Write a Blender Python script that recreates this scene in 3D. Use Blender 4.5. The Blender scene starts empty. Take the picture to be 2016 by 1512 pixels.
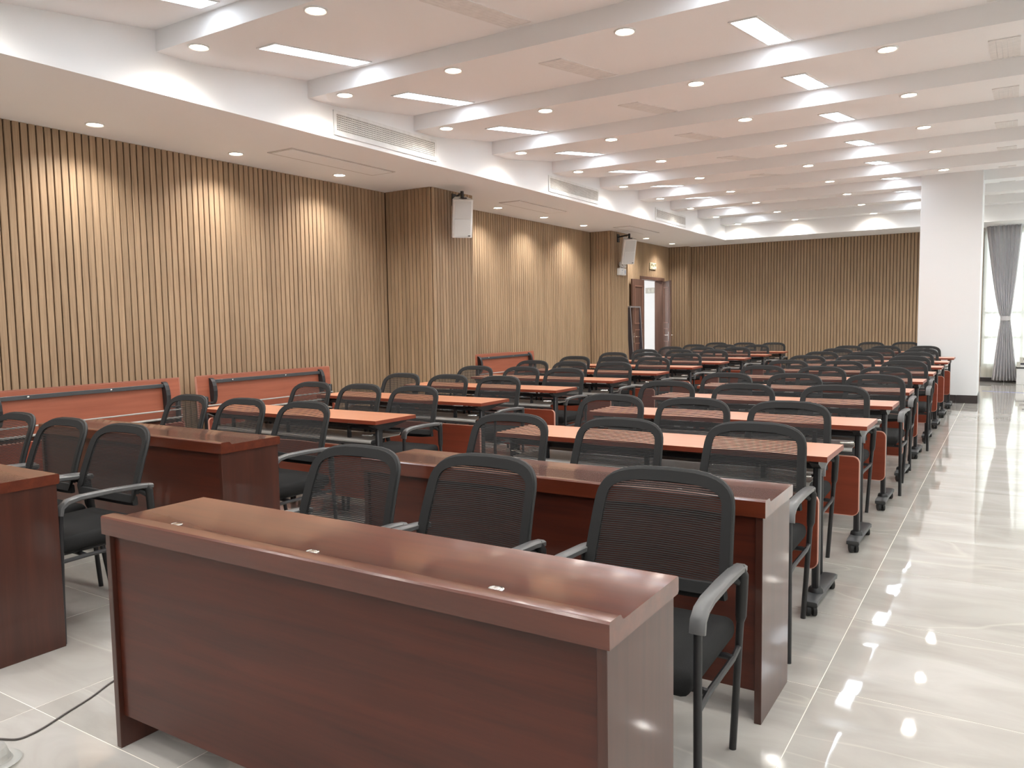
import bpy, bmesh, math, random
from mathutils import Vector, Matrix
random.seed(7)
S = bpy.context.scene
COL = S.collection

# ---------------------------------------------------------------- camera
cam_d = bpy.data.cameras.new('camera'); cam = bpy.data.objects.new('camera', cam_d); COL.objects.link(cam)
cam_d.sensor_width = 36.0; cam_d.sensor_fit = 'HORIZONTAL'
cam_d.lens = 1548.68 / 2016.0 * 36.0
cam_d.clip_start = 0.05; cam_d.clip_end = 200
def cam_rot(pitch, roll, yaw):
    B = Matrix(((1, 0, 0), (0, 0, -1), (0, 1, 0)))
    Y = Matrix(((math.cos(yaw), -math.sin(yaw), 0), (math.sin(yaw), math.cos(yaw), 0), (0, 0, 1)))
    P = Matrix(((1, 0, 0), (0, math.cos(pitch), -math.sin(pitch)), (0, math.sin(pitch), math.cos(pitch))))
    R = Matrix(((math.cos(roll), -math.sin(roll), 0), (math.sin(roll), math.cos(roll), 0), (0, 0, 1)))
    return (R @ P @ B @ Y).transposed() @ Matrix(((1, 0, 0), (0, -1, 0), (0, 0, -1)))
cam.matrix_world = Matrix.Translation((0, 0, 1.38)) @ cam_rot(0.07959853, -0.01537414, -0.56446266).to_4x4()
S.camera = cam

# ---------------------------------------------------------------- world, exposure
W = bpy.data.worlds.new('overcast_sky'); S.world = W; W.use_nodes = True
bg = W.node_tree.nodes['Background']
bg.inputs[0].default_value = (0.86, 0.93, 1.0, 1); bg.inputs[1].default_value = 2.8
S.view_settings.view_transform = 'Standard'; S.view_settings.look = 'None'
S.view_settings.gamma = 1.0; S.view_settings.use_curve_mapping = False
S.view_settings.exposure = 0.98
SPOT_W = 25.5        # one ceiling downlight
SOFFIT_W = 66.0      # one soffit downlight
LED_E = 6.2         # LED strip panels
LENS_E = 14.0        # downlight lenses
WARM = (1.0, 0.975, 0.94); COOL = (0.82, 0.91, 1.0)

# ---------------------------------------------------------------- helpers
def link(o, parent=None):
    COL.objects.link(o)
    if parent is not None: o.parent = parent
    return o
def tag(o, label=None, cat=None, group=None, kind=None):
    if label: o['label'] = label
    if cat: o['category'] = cat
    if group: o['group'] = group
    if kind: o['kind'] = kind
    return o
def empty(name, loc=(0, 0, 0), rz=0.0, label=None, cat=None, group=None):
    o = bpy.data.objects.new(name, None); o.empty_display_size = .1
    link(o); o.location = loc; o.rotation_euler = (0, 0, rz)
    return tag(o, label, cat, group)

class MB:
    def __init__(s): s.v = []; s.f = []
    def add(s, vs, fs):
        n = len(s.v); s.v += [tuple(q) for q in vs]; s.f += [tuple(i + n for i in q) for q in fs]; return s
    def box(s, x0, x1, y0, y1, z0, z1, bev=0.0, seg=1):
        if bev <= 0:
            vs = [(x, y, z) for x in (x0, x1) for y in (y0, y1) for z in (z0, z1)]
            return s.add(vs, [(0, 1, 3, 2), (4, 6, 7, 5), (0, 4, 5, 1), (2, 3, 7, 6), (0, 2, 6, 4), (1, 5, 7, 3)])
        bm = bmesh.new(); bmesh.ops.create_cube(bm, size=1)
        for v in bm.verts:
            v.co = ((x0 + x1) / 2 + v.co.x * (x1 - x0), (y0 + y1) / 2 + v.co.y * (y1 - y0), (z0 + z1) / 2 + v.co.z * (z1 - z0))
        bmesh.ops.bevel(bm, geom=bm.edges[:], offset=bev, segments=seg, affect='EDGES', profile=0.5)
        bm.verts.index_update()
        s.add([v.co for v in bm.verts], [[v.index for v in f.verts] for f in bm.faces]); bm.free(); return s
    def tube(s, pts, r, n=8, cap=True):
        pts = [Vector(p) for p in pts]; rs = r if isinstance(r, (list, tuple)) else [r] * len(pts)
        vs = []; ref = None
        for i, p in enumerate(pts):
            a = pts[max(i - 1, 0)]; b = pts[min(i + 1, len(pts) - 1)]; t = (b - a).normalized()
            if ref is None: ref = Vector((0, 0, 1)) if abs(t.z) < .9 else Vector((1, 0, 0))
            u = (ref - t * ref.dot(t)).normalized(); w = t.cross(u); ref = u
            for k in range(n):
                c = 2 * math.pi * k / n
                vs.append(p + (u * math.cos(c) + w * math.sin(c)) * rs[i])
        fs = []
        for i in range(len(pts) - 1):
            for k in range(n):
                fs.append((i * n + k, i * n + (k + 1) % n, (i + 1) * n + (k + 1) % n, (i + 1) * n + k))
        if cap: fs.append(tuple(range(n))[::-1]); fs.append(tuple((len(pts) - 1) * n + k for k in range(n)))
        return s.add(vs, fs)
    def sweep(s, pts, hw, hh, side=(1, 0, 0), c=.3):
        # rounded-rectangle section: half width hw along side, half height hh across the path
        pts = [Vector(p) for p in pts]; sd = Vector(side)
        cw, ch = hw * (1 - c), hh * (1 - c)
        sec = [(hw, -ch), (hw, ch), (cw, hh), (-cw, hh), (-hw, ch), (-hw, -ch), (-cw, -hh), (cw, -hh)]
        vs = []; n = 8
        for i, p in enumerate(pts):
            t = (pts[min(i + 1, len(pts) - 1)] - pts[max(i - 1, 0)]).normalized()
            u = (sd - t * sd.dot(t)).normalized(); w = u.cross(t)
            for a, b in sec: vs.append(p + u * a + w * b)
        fs = [(i * n + k, i * n + (k + 1) % n, (i + 1) * n + (k + 1) % n, (i + 1) * n + k) for i in range(len(pts) - 1) for k in range(n)]
        fs.append(tuple(range(n))[::-1]); fs.append(tuple((len(pts) - 1) * n + k for k in range(n)))
        return s.add(vs, fs)
    def prism(s, poly, axis, d0, d1):
        # poly: 2-D points in the two other axes (cyclic order), extruded along axis
        n = len(poly)
        def P(a, b, d): return ((d, a, b), (a, d, b), (a, b, d))[axis]
        vs = [P(a, b, d0) for a, b in poly] + [P(a, b, d1) for a, b in poly]
        fs = [(i, (i + 1) % n, n + (i + 1) % n, n + i) for i in range(n)]
        fs.append(tuple(range(n))[::-1]); fs.append(tuple(range(n, 2 * n)))
        return s.add(vs, fs)
    def ring(s, poly_o, poly_i, axis, d0, d1):
        n = len(poly_o)
        def P(q, d): a, b = q; return ((d, a, b), (a, d, b), (a, b, d))[axis]
        vs = [P(q, d) for d in (d0, d1) for p in (poly_o, poly_i) for q in p]
        fs = []
        for i in range(n):
            j = (i + 1) % n
            fs += [(i, j, n + j, n + i), (2 * n + i, 3 * n + i, 3 * n + j, 2 * n + j), (i, 2 * n + i, 2 * n + j, j), (n + i, n + j, 3 * n + j, 3 * n + i)]
        return s.add(vs, fs)
    def lathe(s, prof, n=24, cx=0, cy=0, cap=True):
        vs = [(cx + r * math.cos(2 * math.pi * k / n), cy + r * math.sin(2 * math.pi * k / n), z) for r, z in prof for k in range(n)]
        m = len(prof)
        fs = [(i * n + k, i * n + (k + 1) % n, (i + 1) * n + (k + 1) % n, (i + 1) * n + k) for i in range(m - 1) for k in range(n)]
        if cap: fs.append(tuple(range(n))[::-1]); fs.append(tuple((m - 1) * n + k for k in range(n)))
        return s.add(vs, fs)
    def xf(s, M, start=0):
        s.v[start:] = [tuple(M @ Vector(q)) for q in s.v[start:]]; return s
    def mesh(s, name, mat, smooth=True, fix=True):
        me = bpy.data.meshes.new(name); me.from_pydata(s.v, [], s.f); me.update()
        if fix:
            bm = bmesh.new(); bm.from_mesh(me); bmesh.ops.recalc_face_normals(bm, faces=bm.faces[:]); bm.to_mesh(me); bm.free()
        if smooth:
            me.shade_smooth(); me.set_sharp_from_angle(angle=math.radians(38))
        me.materials.append(mat); return me
    def obj(s, name, mat, parent=None, smooth=True, fix=True):
        return link(bpy.data.objects.new(name, s.mesh(name, mat, smooth, fix)), parent)
def rrect(a0, a1, b0, b1, r, n=5):
    out = []
    for cx, cy, st in ((a1 - r, b1 - r, 0), (a0 + r, b1 - r, 90), (a0 + r, b0 + r, 180), (a1 - r, b0 + r, 270)):
        for k in range(n + 1):
            t = math.radians(st + 90 * k / n); out.append((cx + r * math.cos(t), cy + r * math.sin(t)))
    return out
KIDS = {}
def kids(o): return [c for c in bpy.data.objects if c.parent is o]
def copy_tree(o, parent=None, cache=None):
    c = o.copy(); COL.objects.link(c)
    if parent is not None: c.parent = parent
    key = o.name
    if key not in KIDS: KIDS[key] = kids(o)
    for k in KIDS[key]: copy_tree(k, c)
    return c

# ---------------------------------------------------------------- materials
def mat(name): 
    m = bpy.data.materials.new(name); m.use_nodes = True
    return m, m.node_tree, m.node_tree.nodes['Principled BSDF']
def N(nt, t, **kw):
    n = nt.nodes.new(t)
    for k, v in kw.items():
        if k in n.inputs.keys(): n.inputs[k].default_value = v
        else: setattr(n, k, v)
    return n
def ramp(nt, fac, stops):
    r = nt.nodes.new('ShaderNodeValToRGB'); e = r.color_ramp.elements
    while len(e) < len(stops): e.new(.5)
    for q, (p, c) in zip(e, stops): q.position = p; q.color = (*c, 1)
    nt.links.new(fac, r.inputs[0]); return r.outputs[0]
def lin(r, g, b):
    f = lambda c: (c / 12.92 if c <= .04045 else ((c + .055) / 1.055) ** 2.4)
    return (f(r / 255), f(g / 255), f(b / 255))
def plain(name, col, rough=.5, metal=0.0, coat=0.0, bump=0.0, bscale=200, spec=.5, var=.06):
    m, nt, p = mat(name)
    co = N(nt, 'ShaderNodeTexCoord')
    nz = N(nt, 'ShaderNodeTexNoise', Scale=bscale if bump else 12.0, Detail=3.0)
    nt.links.new(co.outputs['Object'], nz.inputs['Vector'])
    c2 = tuple(min(1, c * (1 + var)) for c in col); c1 = tuple(c * (1 - var) for c in col)
    nt.links.new(ramp(nt, nz.outputs['Fac'], [(.3, c1), (.7, c2)]), p.inputs['Base Color'])
    p.inputs['Roughness'].default_value = rough; p.inputs['Metallic'].default_value = metal
    p.inputs['Coat Weight'].default_value = coat; p.inputs['Specular IOR Level'].default_value = spec
    if bump:
        b = N(nt, 'ShaderNodeBump', Strength=bump, Distance=.002)
        nt.links.new(nz.outputs['Fac'], b.inputs['Height']); nt.links.new(b.outputs[0], p.inputs['Normal'])
    return m
def wood(name, dark, light, axis, rough, coat=0.0, coat_rough=.05, scale=6.0, stretch=26.0, spec=.5, rand=0.0):
    m, nt, p = mat(name)
    co = N(nt, 'ShaderNodeTexCoord'); mp = N(nt, 'ShaderNodeMapping')
    sc = [stretch] * 3; sc[axis] = 1.0; mp.inputs['Scale'].default_value = sc
    src = co.outputs['Object']
    oi = N(nt, 'ShaderNodeObjectInfo')
    ad = N(nt, 'ShaderNodeVectorMath', operation='ADD'); mu = N(nt, 'ShaderNodeVectorMath', operation='SCALE'); mu.inputs['Scale'].default_value = 37.0
    cx = N(nt, 'ShaderNodeCombineXYZ')
    for i in range(3): nt.links.new(oi.outputs['Random'], cx.inputs[i])
    nt.links.new(cx.outputs[0], mu.inputs[0]); nt.links.new(src, ad.inputs[0]); nt.links.new(mu.outputs[0], ad.inputs[1])
    nt.links.new(ad.outputs[0], mp.inputs['Vector'])
    nz = N(nt, 'ShaderNodeTexNoise', Scale=scale / 4, Detail=6.0, Roughness=.62, Distortion=.35)
    nt.links.new(mp.outputs[0], nz.inputs['Vector'])
    col = ramp(nt, nz.outputs['Fac'], [(.25, dark), (.75, light)])
    if rand:
        hv = N(nt, 'ShaderNodeHueSaturation'); mr = N(nt, 'ShaderNodeMapRange')
        mr.inputs['To Min'].default_value = 1 - rand; mr.inputs['To Max'].default_value = 1 + rand
        nt.links.new(oi.outputs['Random'], mr.inputs['Value']); nt.links.new(mr.outputs[0], hv.inputs['Value'])
        nt.links.new(col, hv.inputs['Color']); col = hv.outputs[0]
    nt.links.new(col, p.inputs['Base Color'])
    p.inputs['Roughness'].default_value = rough; p.inputs['Coat Weight'].default_value = coat
    p.inputs['Coat Roughness'].default_value = coat_rough; p.inputs['Coat IOR'].default_value = 1.75 if coat_rough > .2 else 1.55; p.inputs['Specular IOR Level'].default_value = spec
    if not coat:
        b = N(nt, 'ShaderNodeBump', Strength=.05, Distance=.001)
        nt.links.new(nz.outputs['Fac'], b.inputs['Height']); nt.links.new(b.outputs[0], p.inputs['Normal'])
    return m
def emis(name, col, e):
    m, nt, p = mat(name)
    p.inputs['Base Color'].default_value = (.9, .9, .9, 1)
    p.inputs['Emission Color'].default_value = (*col, 1); p.inputs['Emission Strength'].default_value = e
    return m

M = {}
M['paint'] = plain('white_wall_paint', (.88, .88, .885), .65, bump=.04, bscale=300, var=.01)
M['colpaint'] = plain('white_column_paint', (.82, .825, .835), .55, bump=.03, bscale=300, var=.01)
M['slat'] = wood('oak_slat_veneer', lin(142, 117, 92), lin(178, 152, 123), 2, .42, scale=9, stretch=34, rand=.10, spec=.35)
M['groove'] = plain('dark_groove_backing', lin(58, 40, 26), .8)
M['mahog'] = wood('mahogany_lacquer', lin(60, 20, 9), lin(94, 37, 18), 0, .42, coat=.28, coat_rough=.06, scale=5, stretch=18)
M['mahog_v'] = wood('mahogany_lacquer_upright', lin(56, 24, 14), lin(80, 38, 25), 2, .42, coat=.6, coat_rough=.07, scale=5, stretch=18)
M['mahog_top'] = wood('mahogany_lacquer_top', lin(78, 30, 15), lin(110, 48, 26), 0, .34, coat=1.0, coat_rough=.12, scale=5, stretch=18)
M['cherry'] = wood('cherry_laminate', lin(204, 124, 84), lin(220, 144, 102), 0, .36, coat=1.0, coat_rough=.30, scale=5, stretch=20, spec=.5)
M['cherry_y'] = wood('cherry_laminate_lengthwise', lin(176, 88, 56), lin(200, 108, 70), 1, .36, scale=5, stretch=20)
M['cherry_edge'] = plain('cherry_edge_no_glare', lin(128, 58, 38), .4)  # redder than the top: the edge's lack of glare put into the colour
M['panel'] = wood('cherry_modesty_panel', lin(110, 46, 28), lin(130, 58, 37), 0, .4, scale=5, stretch=20)
M['panel_edge'] = plain('pale_edge_band', lin(206, 150, 132), .4)
M['black'] = plain('black_powder_steel', (.018, .018, .02), .42)
M['grey_steel'] = plain('grey_powder_steel', (.06, .063, .067), .4, metal=.2)
M['shelf'] = plain('grey_perforated_steel', (.36, .35, .33), .42, metal=.35)
M['plastic'] = plain('dark_grey_plastic', (.024, .0238, .0238), .5, spec=.35)
M['arm'] = plain('grey_armrest_plastic', (.115, .115, .115), .34)
M['mesh'] = plain('black_mesh_thread', (.030, .0295, .0295), .7, spec=.25)
M['meshframe'] = plain('black_mesh_border', (.023, .0228, .0228), .75, spec=.25, bump=.3, bscale=900)
M['fabric'] = plain('black_seat_fabric', (.020, .0198, .0198), .95, spec=.2, bump=.35, bscale=700)
M['chrome'] = plain('polished_metal', (.78, .77, .75), .2, metal=1.0)
M['white_plastic'] = plain('white_plastic', (.78, .78, .77), .4)
M['spk_grille'] = plain('pale_grey_speaker_grille', (.62, .63, .62), .5, bump=.3, bscale=600)
M['dark_tile'] = plain('dark_skirting_tile', (.055, .045, .045), .25)
M['door'] = wood('brown_door_veneer', lin(84, 60, 50), lin(114, 86, 74), 2, .4, scale=5, stretch=18)
M['doorlight'] = plain('door_moulding', lin(140, 104, 90), .4)
M['frame_grey'] = plain('grey_aluminium', (.30, .29, .30), .4, metal=.4)
M['frame_dark'] = plain('dark_frame_inside', (.06, .055, .07), .5)
M['curtain'] = None
M['vent'] = plain('pale_vent', (.66, .64, .60), .5)
M['vent_shade'] = plain('vent_painted_shade', (.16, .145, .13), .8)  # dark colour paints the shade behind the grille blades
M['vent_ceil'] = plain('ceiling_vent_grey', (.78, .765, .75), .55)
M['seam'] = plain('panel_seam', (.58, .55, .53), .7)
M['grout'] = plain('cream_grout', (.86, .82, .74), .6)
M['lens'] = emis('warm_downlight_lens', (1.0, .88, .68), LENS_E)
M['led'] = emis('cool_led_diffuser', COOL, LED_E)
M['cream'] = plain('cream_sign', lin(214, 206, 176), .5)
M['olive'] = plain('dark_sign_block', lin(120, 112, 84), .6)
M['bluegrey'] = plain('blue_grey_mark', lin(150, 170, 195), .5)
M['platetext'] = plain('plate_lettering', lin(225, 222, 212), .5)
M['plate'] = plain('grey_plate', lin(190, 186, 176), .4)
M['cable'] = plain('dark_cable_sheath', (.10, .085, .08), .35)
M['tape'] = plain('pale_blue_tape', lin(138, 144, 190), .7, spec=.2)
M['carton'] = plain('pale_carton', lin(205, 202, 192), .6)

def floor_mat():
    m, nt, p = mat('polished_marble_tile')
    co = N(nt, 'ShaderNodeTexCoord'); oi = N(nt, 'ShaderNodeObjectInfo'); cx = N(nt, 'ShaderNodeCombineXYZ')
    for i in range(3): nt.links.new(oi.outputs['Random'], cx.inputs[i])
    mu = N(nt, 'ShaderNodeVectorMath', operation='SCALE'); mu.inputs['Scale'].default_value = 61.0
    ad = N(nt, 'ShaderNodeVectorMath', operation='ADD')
    nt.links.new(cx.outputs[0], mu.inputs[0]); nt.links.new(co.outputs['Object'], ad.inputs[0]); nt.links.new(mu.outputs[0], ad.inputs[1])
    mp = N(nt, 'ShaderNodeMapping'); mp.inputs['Scale'].default_value = (.65, 2.3, 1.0); mp.inputs['Rotation'].default_value = (0, 0, .35)
    nt.links.new(ad.outputs[0], mp.inputs['Vector'])
    n1 = N(nt, 'ShaderNodeTexNoise', Scale=1.5, Detail=5.0, Roughness=.55, Distortion=1.2)
    nt.links.new(mp.outputs[0], n1.inputs['Vector'])
    base = ramp(nt, n1.outputs['Fac'], [(.28, lin(166, 162, 156)), (.5, lin(178, 174, 168)), (.72, lin(191, 188, 183))])
    n2 = N(nt, 'ShaderNodeTexNoise', Scale=.62, Detail=3.0, Roughness=.45, Distortion=.7)
    nt.links.new(mp.outputs[0], n2.inputs['Vector'])
    vein = ramp(nt, n2.outputs['Fac'], [(.492, (0, 0, 0)), (.5, (1, 1, 1)), (.508, (0, 0, 0))])
    mx = N(nt, 'ShaderNodeMix', data_type='RGBA')
    vs = N(nt, 'ShaderNodeMath', operation='MULTIPLY'); vs.inputs[1].default_value = .20
    nt.links.new(vein, vs.inputs[0]); nt.links.new(vs.outputs[0], mx.inputs[0])
    nt.links.new(base, mx.inputs[6]); mx.inputs[7].default_value = (*lin(232, 226, 214), 1)
    nt.links.new(mx.outputs[2], p.inputs['Base Color'])
    p.inputs['Roughness'].default_value = .035; p.inputs['Specular IOR Level'].default_value = .62
    n3 = N(nt, 'ShaderNodeTexNoise', Scale=4.0, Detail=1.5)
    nt.links.new(ad.outputs[0], n3.inputs['Vector'])
    b = N(nt, 'ShaderNodeBump', Strength=.06, Distance=.012)
    nt.links.new(n3.outputs['Fac'], b.inputs['Height']); nt.links.new(b.outputs[0], p.inputs['Normal'])
    return m
M['floor'] = floor_mat()
def thin_glass():
    m, nt, p = mat('clear_window_glass'); nt.nodes.remove(p)
    t = N(nt, 'ShaderNodeBsdfTransparent'); t.inputs[0].default_value = (.95, .97, .97, 1)
    g = N(nt, 'ShaderNodeBsdfGlossy', Roughness=.02); fr = N(nt, 'ShaderNodeFresnel', IOR=1.45); mx = N(nt, 'ShaderNodeMixShader')
    nt.links.new(fr.outputs[0], mx.inputs[0]); nt.links.new(t.outputs[0], mx.inputs[1]); nt.links.new(g.outputs[0], mx.inputs[2])
    nt.links.new(mx.outputs[0], nt.nodes['Material Output'].inputs[0]); return m
M['glass'] = thin_glass()
def clear_plastic():
    m, nt, p = mat('clear_plastic'); nt.nodes.remove(p)
    t = N(nt, 'ShaderNodeBsdfTransparent'); t.inputs[0].default_value = (.90, .90, .88, 1)
    g = N(nt, 'ShaderNodeBsdfGlossy', Roughness=.08); fr = N(nt, 'ShaderNodeLayerWeight', Blend=.25); mx = N(nt, 'ShaderNodeMixShader')
    nt.links.new(fr.outputs['Fresnel'], mx.inputs[0]); nt.links.new(t.outputs[0], mx.inputs[1]); nt.links.new(g.outputs[0], mx.inputs[2])
    df = N(nt, 'ShaderNodeBsdfDiffuse'); df.inputs[0].default_value = (.85, .85, .83, 1); m2 = N(nt, 'ShaderNodeMixShader'); m2.inputs[0].default_value = .3
    nt.links.new(mx.outputs[0], m2.inputs[1]); nt.links.new(df.outputs[0], m2.inputs[2])
    nt.links.new(m2.outputs[0], nt.nodes['Material Output'].inputs[0]); return m
M['clear'] = clear_plastic()
def sheer():
    m, nt, p = mat('sheer_curtain_voile'); nt.nodes.remove(p)
    t = N(nt, 'ShaderNodeBsdfTransparent'); t.inputs[0].default_value = (1, .98, .93, 1)
    d = N(nt, 'ShaderNodeBsdfTranslucent'); d.inputs[0].default_value = (.80, .78, .70, 1)
    d2 = N(nt, 'ShaderNodeBsdfDiffuse'); d2.inputs[0].default_value = (.80, .78, .70, 1)
    a = N(nt, 'ShaderNodeMixShader'); a.inputs[0].default_value = .40
    nt.links.new(d.outputs[0], a.inputs[1]); nt.links.new(d2.outputs[0], a.inputs[2])
    mx = N(nt, 'ShaderNodeMixShader'); mx.inputs[0].default_value = .90
    nt.links.new(t.outputs[0], mx.inputs[1]); nt.links.new(a.outputs[0], mx.inputs[2])
    nt.links.new(mx.outputs[0], nt.nodes['Material Output'].inputs[0]); return m
M['sheer'] = sheer()
def cloth():
    m, nt, p = mat('grey_curtain_cloth'); nt.nodes.remove(p)
    co = N(nt, 'ShaderNodeTexCoord'); nz = N(nt, 'ShaderNodeTexNoise', Scale=60.0, Detail=3.0); nt.links.new(co.outputs['Object'], nz.inputs['Vector'])
    c = ramp(nt, nz.outputs['Fac'], [(.3, (.86, .845, .855)), (.7, (.90, .885, .895))])
    a = N(nt, 'ShaderNodeBsdfDiffuse'); b = N(nt, 'ShaderNodeBsdfTranslucent'); mx = N(nt, 'ShaderNodeMixShader'); mx.inputs[0].default_value = .5
    nt.links.new(c, a.inputs[0]); nt.links.new(c, b.inputs[0]); nt.links.new(a.outputs[0], mx.inputs[1]); nt.links.new(b.outputs[0], mx.inputs[2])
    nt.links.new(mx.outputs[0], nt.nodes['Material Output'].inputs[0]); return m
M['curtain'] = cloth()

# ---------------------------------------------------------------- room constants
XL, XR = -7.11, 3.60          # slat face of the left wall, right wall
YB, YF = -3.20, 18.75         # wall behind the camera, far wall
ZS = 3.119                    # underside of the soffit
FX = -5.447                   # fascia plane
FYE = 17.60                   # end fascia plane
STEP, Y0 = 1.506, 3.71        # ceiling steps
ZLO, ZHI = 3.425, 3.580
ZT = 3.72

# ---------------------------------------------------------------- floor
fl = MB().box(-9.2, XR + .2, YB - .2, 20.2, -.12, -.0006).obj('floor', M['grout'], smooth=False); tag(fl, kind='structure')
T, gap = .8, .0032
tile_me = MB().box(-.4 + gap / 2, .4 - gap / 2, -.4 + gap / 2, .4 - gap / 2, -.0017, 0).mesh('tile', M['floor'], smooth=False)
rest = MB(); singles = 0
for i in range(-11, 7):
    for j in range(-9, 23):
        x0, y0 = -.568 + T * i, 2.997 + T * j
        a0, a1, b0, b1 = max(x0, -9.2), min(x0 + T, XR), max(y0, YB), min(y0 + T, YF)
        if a1 - a0 < .02 or b1 - b0 < .02: continue
        full = a1 - a0 > .799 and b1 - b0 > .799
        # the tiles the camera can see
        if full and .9 < (y0 + T) and x0 > XL - .3 and x0 < .3 and x0 > -(y0 + T) * 1.9 - .8:
            link(bpy.data.objects.new('tile', tile_me), fl).location = (x0 + T / 2, y0 + T / 2, 0); singles += 1
        else:
            rest.box(a0 + gap / 2, a1 - gap / 2, b0 + gap / 2, b1 - gap / 2, -.0017, 0)
tag(rest.obj('floor_tiles', M['floor'], fl, smooth=False), kind='stuff')

# ---------------------------------------------------------------- ceiling
ce = MB().box(FX - .02, XR, YB, FYE, ZT, ZT + .06).obj('ceiling', M['paint'], smooth=False); tag(ce, kind='structure')
prof = [(0, ZT), (0, ZLO), (.26, ZLO), (.34, ZLO + .002), (.42, ZLO + .009), (.52, ZLO + .0215), (STEP, ZHI), (STEP, ZT)]
bay_me = MB().prism(prof, 0, FX, XR).mesh('ceiling_step', M['paint'])
K0 = -4
for k in range(K0, 9):
    link(bpy.data.objects.new('ceiling_step', bay_me), ce).location = (0, Y0 + STEP * k, 0)
yl = Y0 + STEP * 9
MB().box(FX, XR, yl, FYE, ZLO, ZT).obj('ceiling_step', M['paint'], ce, smooth=False)
yb = Y0 + STEP * K0
if yb > YB: MB().box(FX, XR, YB, yb, ZHI, ZT).obj('ceiling_step', M['paint'], ce, smooth=False)
so = MB().box(-7.30, FX, YB, YF + .2, ZS, ZT + .06).box(FX, XR + .2, FYE, YF + .2, ZS, ZT + .06).obj('ceiling_soffit', M['paint'], smooth=False)
tag(so, kind='structure')

# ---------------------------------------------------------------- walls
SW, SP, SD = .0545, .0655, .020
def slat_mesh(hgt, z0=0.0):
    return MB().prism([(-SW / 2, 0), (-SW / 2, SD * .8), (-SW / 2 + .004, SD), (SW / 2 - .004, SD), (SW / 2, SD * .8), (SW / 2, 0)], 2, z0, z0 + hgt).mesh('slat', M['slat'], smooth=False)
slat_full = slat_mesh(ZS - .002, .001)
slat_door = slat_mesh(ZS - 2.341 - .001, 2.341)
def slats(parent, p0, p1, nrm_deg, me=slat_full):
    # slats standing between p0 and p1 (xy), facing the direction nrm_deg
    a, b = Vector(p0), Vector(p1); L = (b - a).length; n = max(1, round(L / SP)); sp = L / n
    for k in range(n):
        q = a + (b - a) * (sp * (k + .5) / L)
        o = link(bpy.data.objects.new('slat', me), parent); o.location = (q.x, q.y, 0); o.rotation_euler = (0, 0, math.radians(nrm_deg - 90))
def slat_stuff(parent, runs):
    mb = MB()
    for p0, p1, deg in runs:
        a, b = Vector(p0), Vector(p1); L = (b - a).length; n = max(1, round(L / SP)); sp = L / n
        for k in range(n):
            q = a + (b - a) * (sp * (k + .5) / L)
            st = len(mb.v)
            mb.prism([(-SW / 2, 0), (-SW / 2, SD * .8), (-SW / 2 + .004, SD), (SW / 2 - .004, SD), (SW / 2, SD * .8), (SW / 2, 0)], 2, .001, ZS - .001)
            mb.xf(Matrix.Translation((q.x, q.y, 0)) @ Matrix.Rotation(math.radians(deg - 90), 4, 'Z'), st)
    tag(mb.obj('slats', M['slat'], parent, smooth=False), kind='stuff')
XB = XL - SD
DY0, DY1, DH = 16.77, 18.10, 2.30
wl = MB().box(-7.306, XB, YB, DY0, 0, ZS).box(-7.306, XB, DY1, YF + .1, 0, ZS).box(-7.306, XB, DY0, DY1, DH, ZS).obj('wall_left', M['groove'], smooth=False)
tag(wl, kind='structure')
P1 = (8.13, 9.08, -6.335); P2 = (14.22, 15.05, -6.66)
slats(wl, (XB, 1.3), (XB, P1[0]), 0)
slats(wl, (XB, P1[1]), (XB, P2[0]), 0)
slats(wl, (XB, P2[1]), (XB, DY0 - .07), 0)
slats(wl, (XB, DY0 - .07), (XB, DY1 + .07), 0, slat_door)
slats(wl, (XB, DY1 + .07), (XB, 18.5), 0)
for nm, (ya, yb_, xf_) in (('pilaster', P1), ('pilaster', P2)):
    pw = MB().box(XB, xf_ - SD, ya + SD, yb_ - SD, 0, ZS).obj(nm, M['groove'], smooth=False); tag(pw, kind='structure')
    slats(pw, (xf_ - SD, ya + SD), (xf_ - SD, yb_ - SD), 0)
    slats(pw, (XL, ya + SD), (xf_ - SD, ya + SD), -90)
    slats(pw, (XL, yb_ - SD), (xf_ - SD, yb_ - SD), 90)
XE = -.50
wf = MB().box(-7.306, XE, YF + SD, YF + .2, 0, ZS).box(XB, -6.63 - SD, 18.5 + SD, YF + SD, 0, ZS).obj('wall_back', M['groove'], smooth=False); tag(wf, kind='structure')
slat_stuff(wf, [((XL, 18.5 + SD), (-6.63 - SD, 18.5 + SD), -90), ((-6.63, YF + SD), (XE - .01, YF + SD), -90), ((-6.63 - SD, 18.5 + SD), (-6.63 - SD, YF), 0)])
wb = MB().box(-7.306, XR + .2, YB - .2, YB, 0, ZT).obj('wall_front', M['door'], smooth=False); tag(wb, kind='structure')

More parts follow.
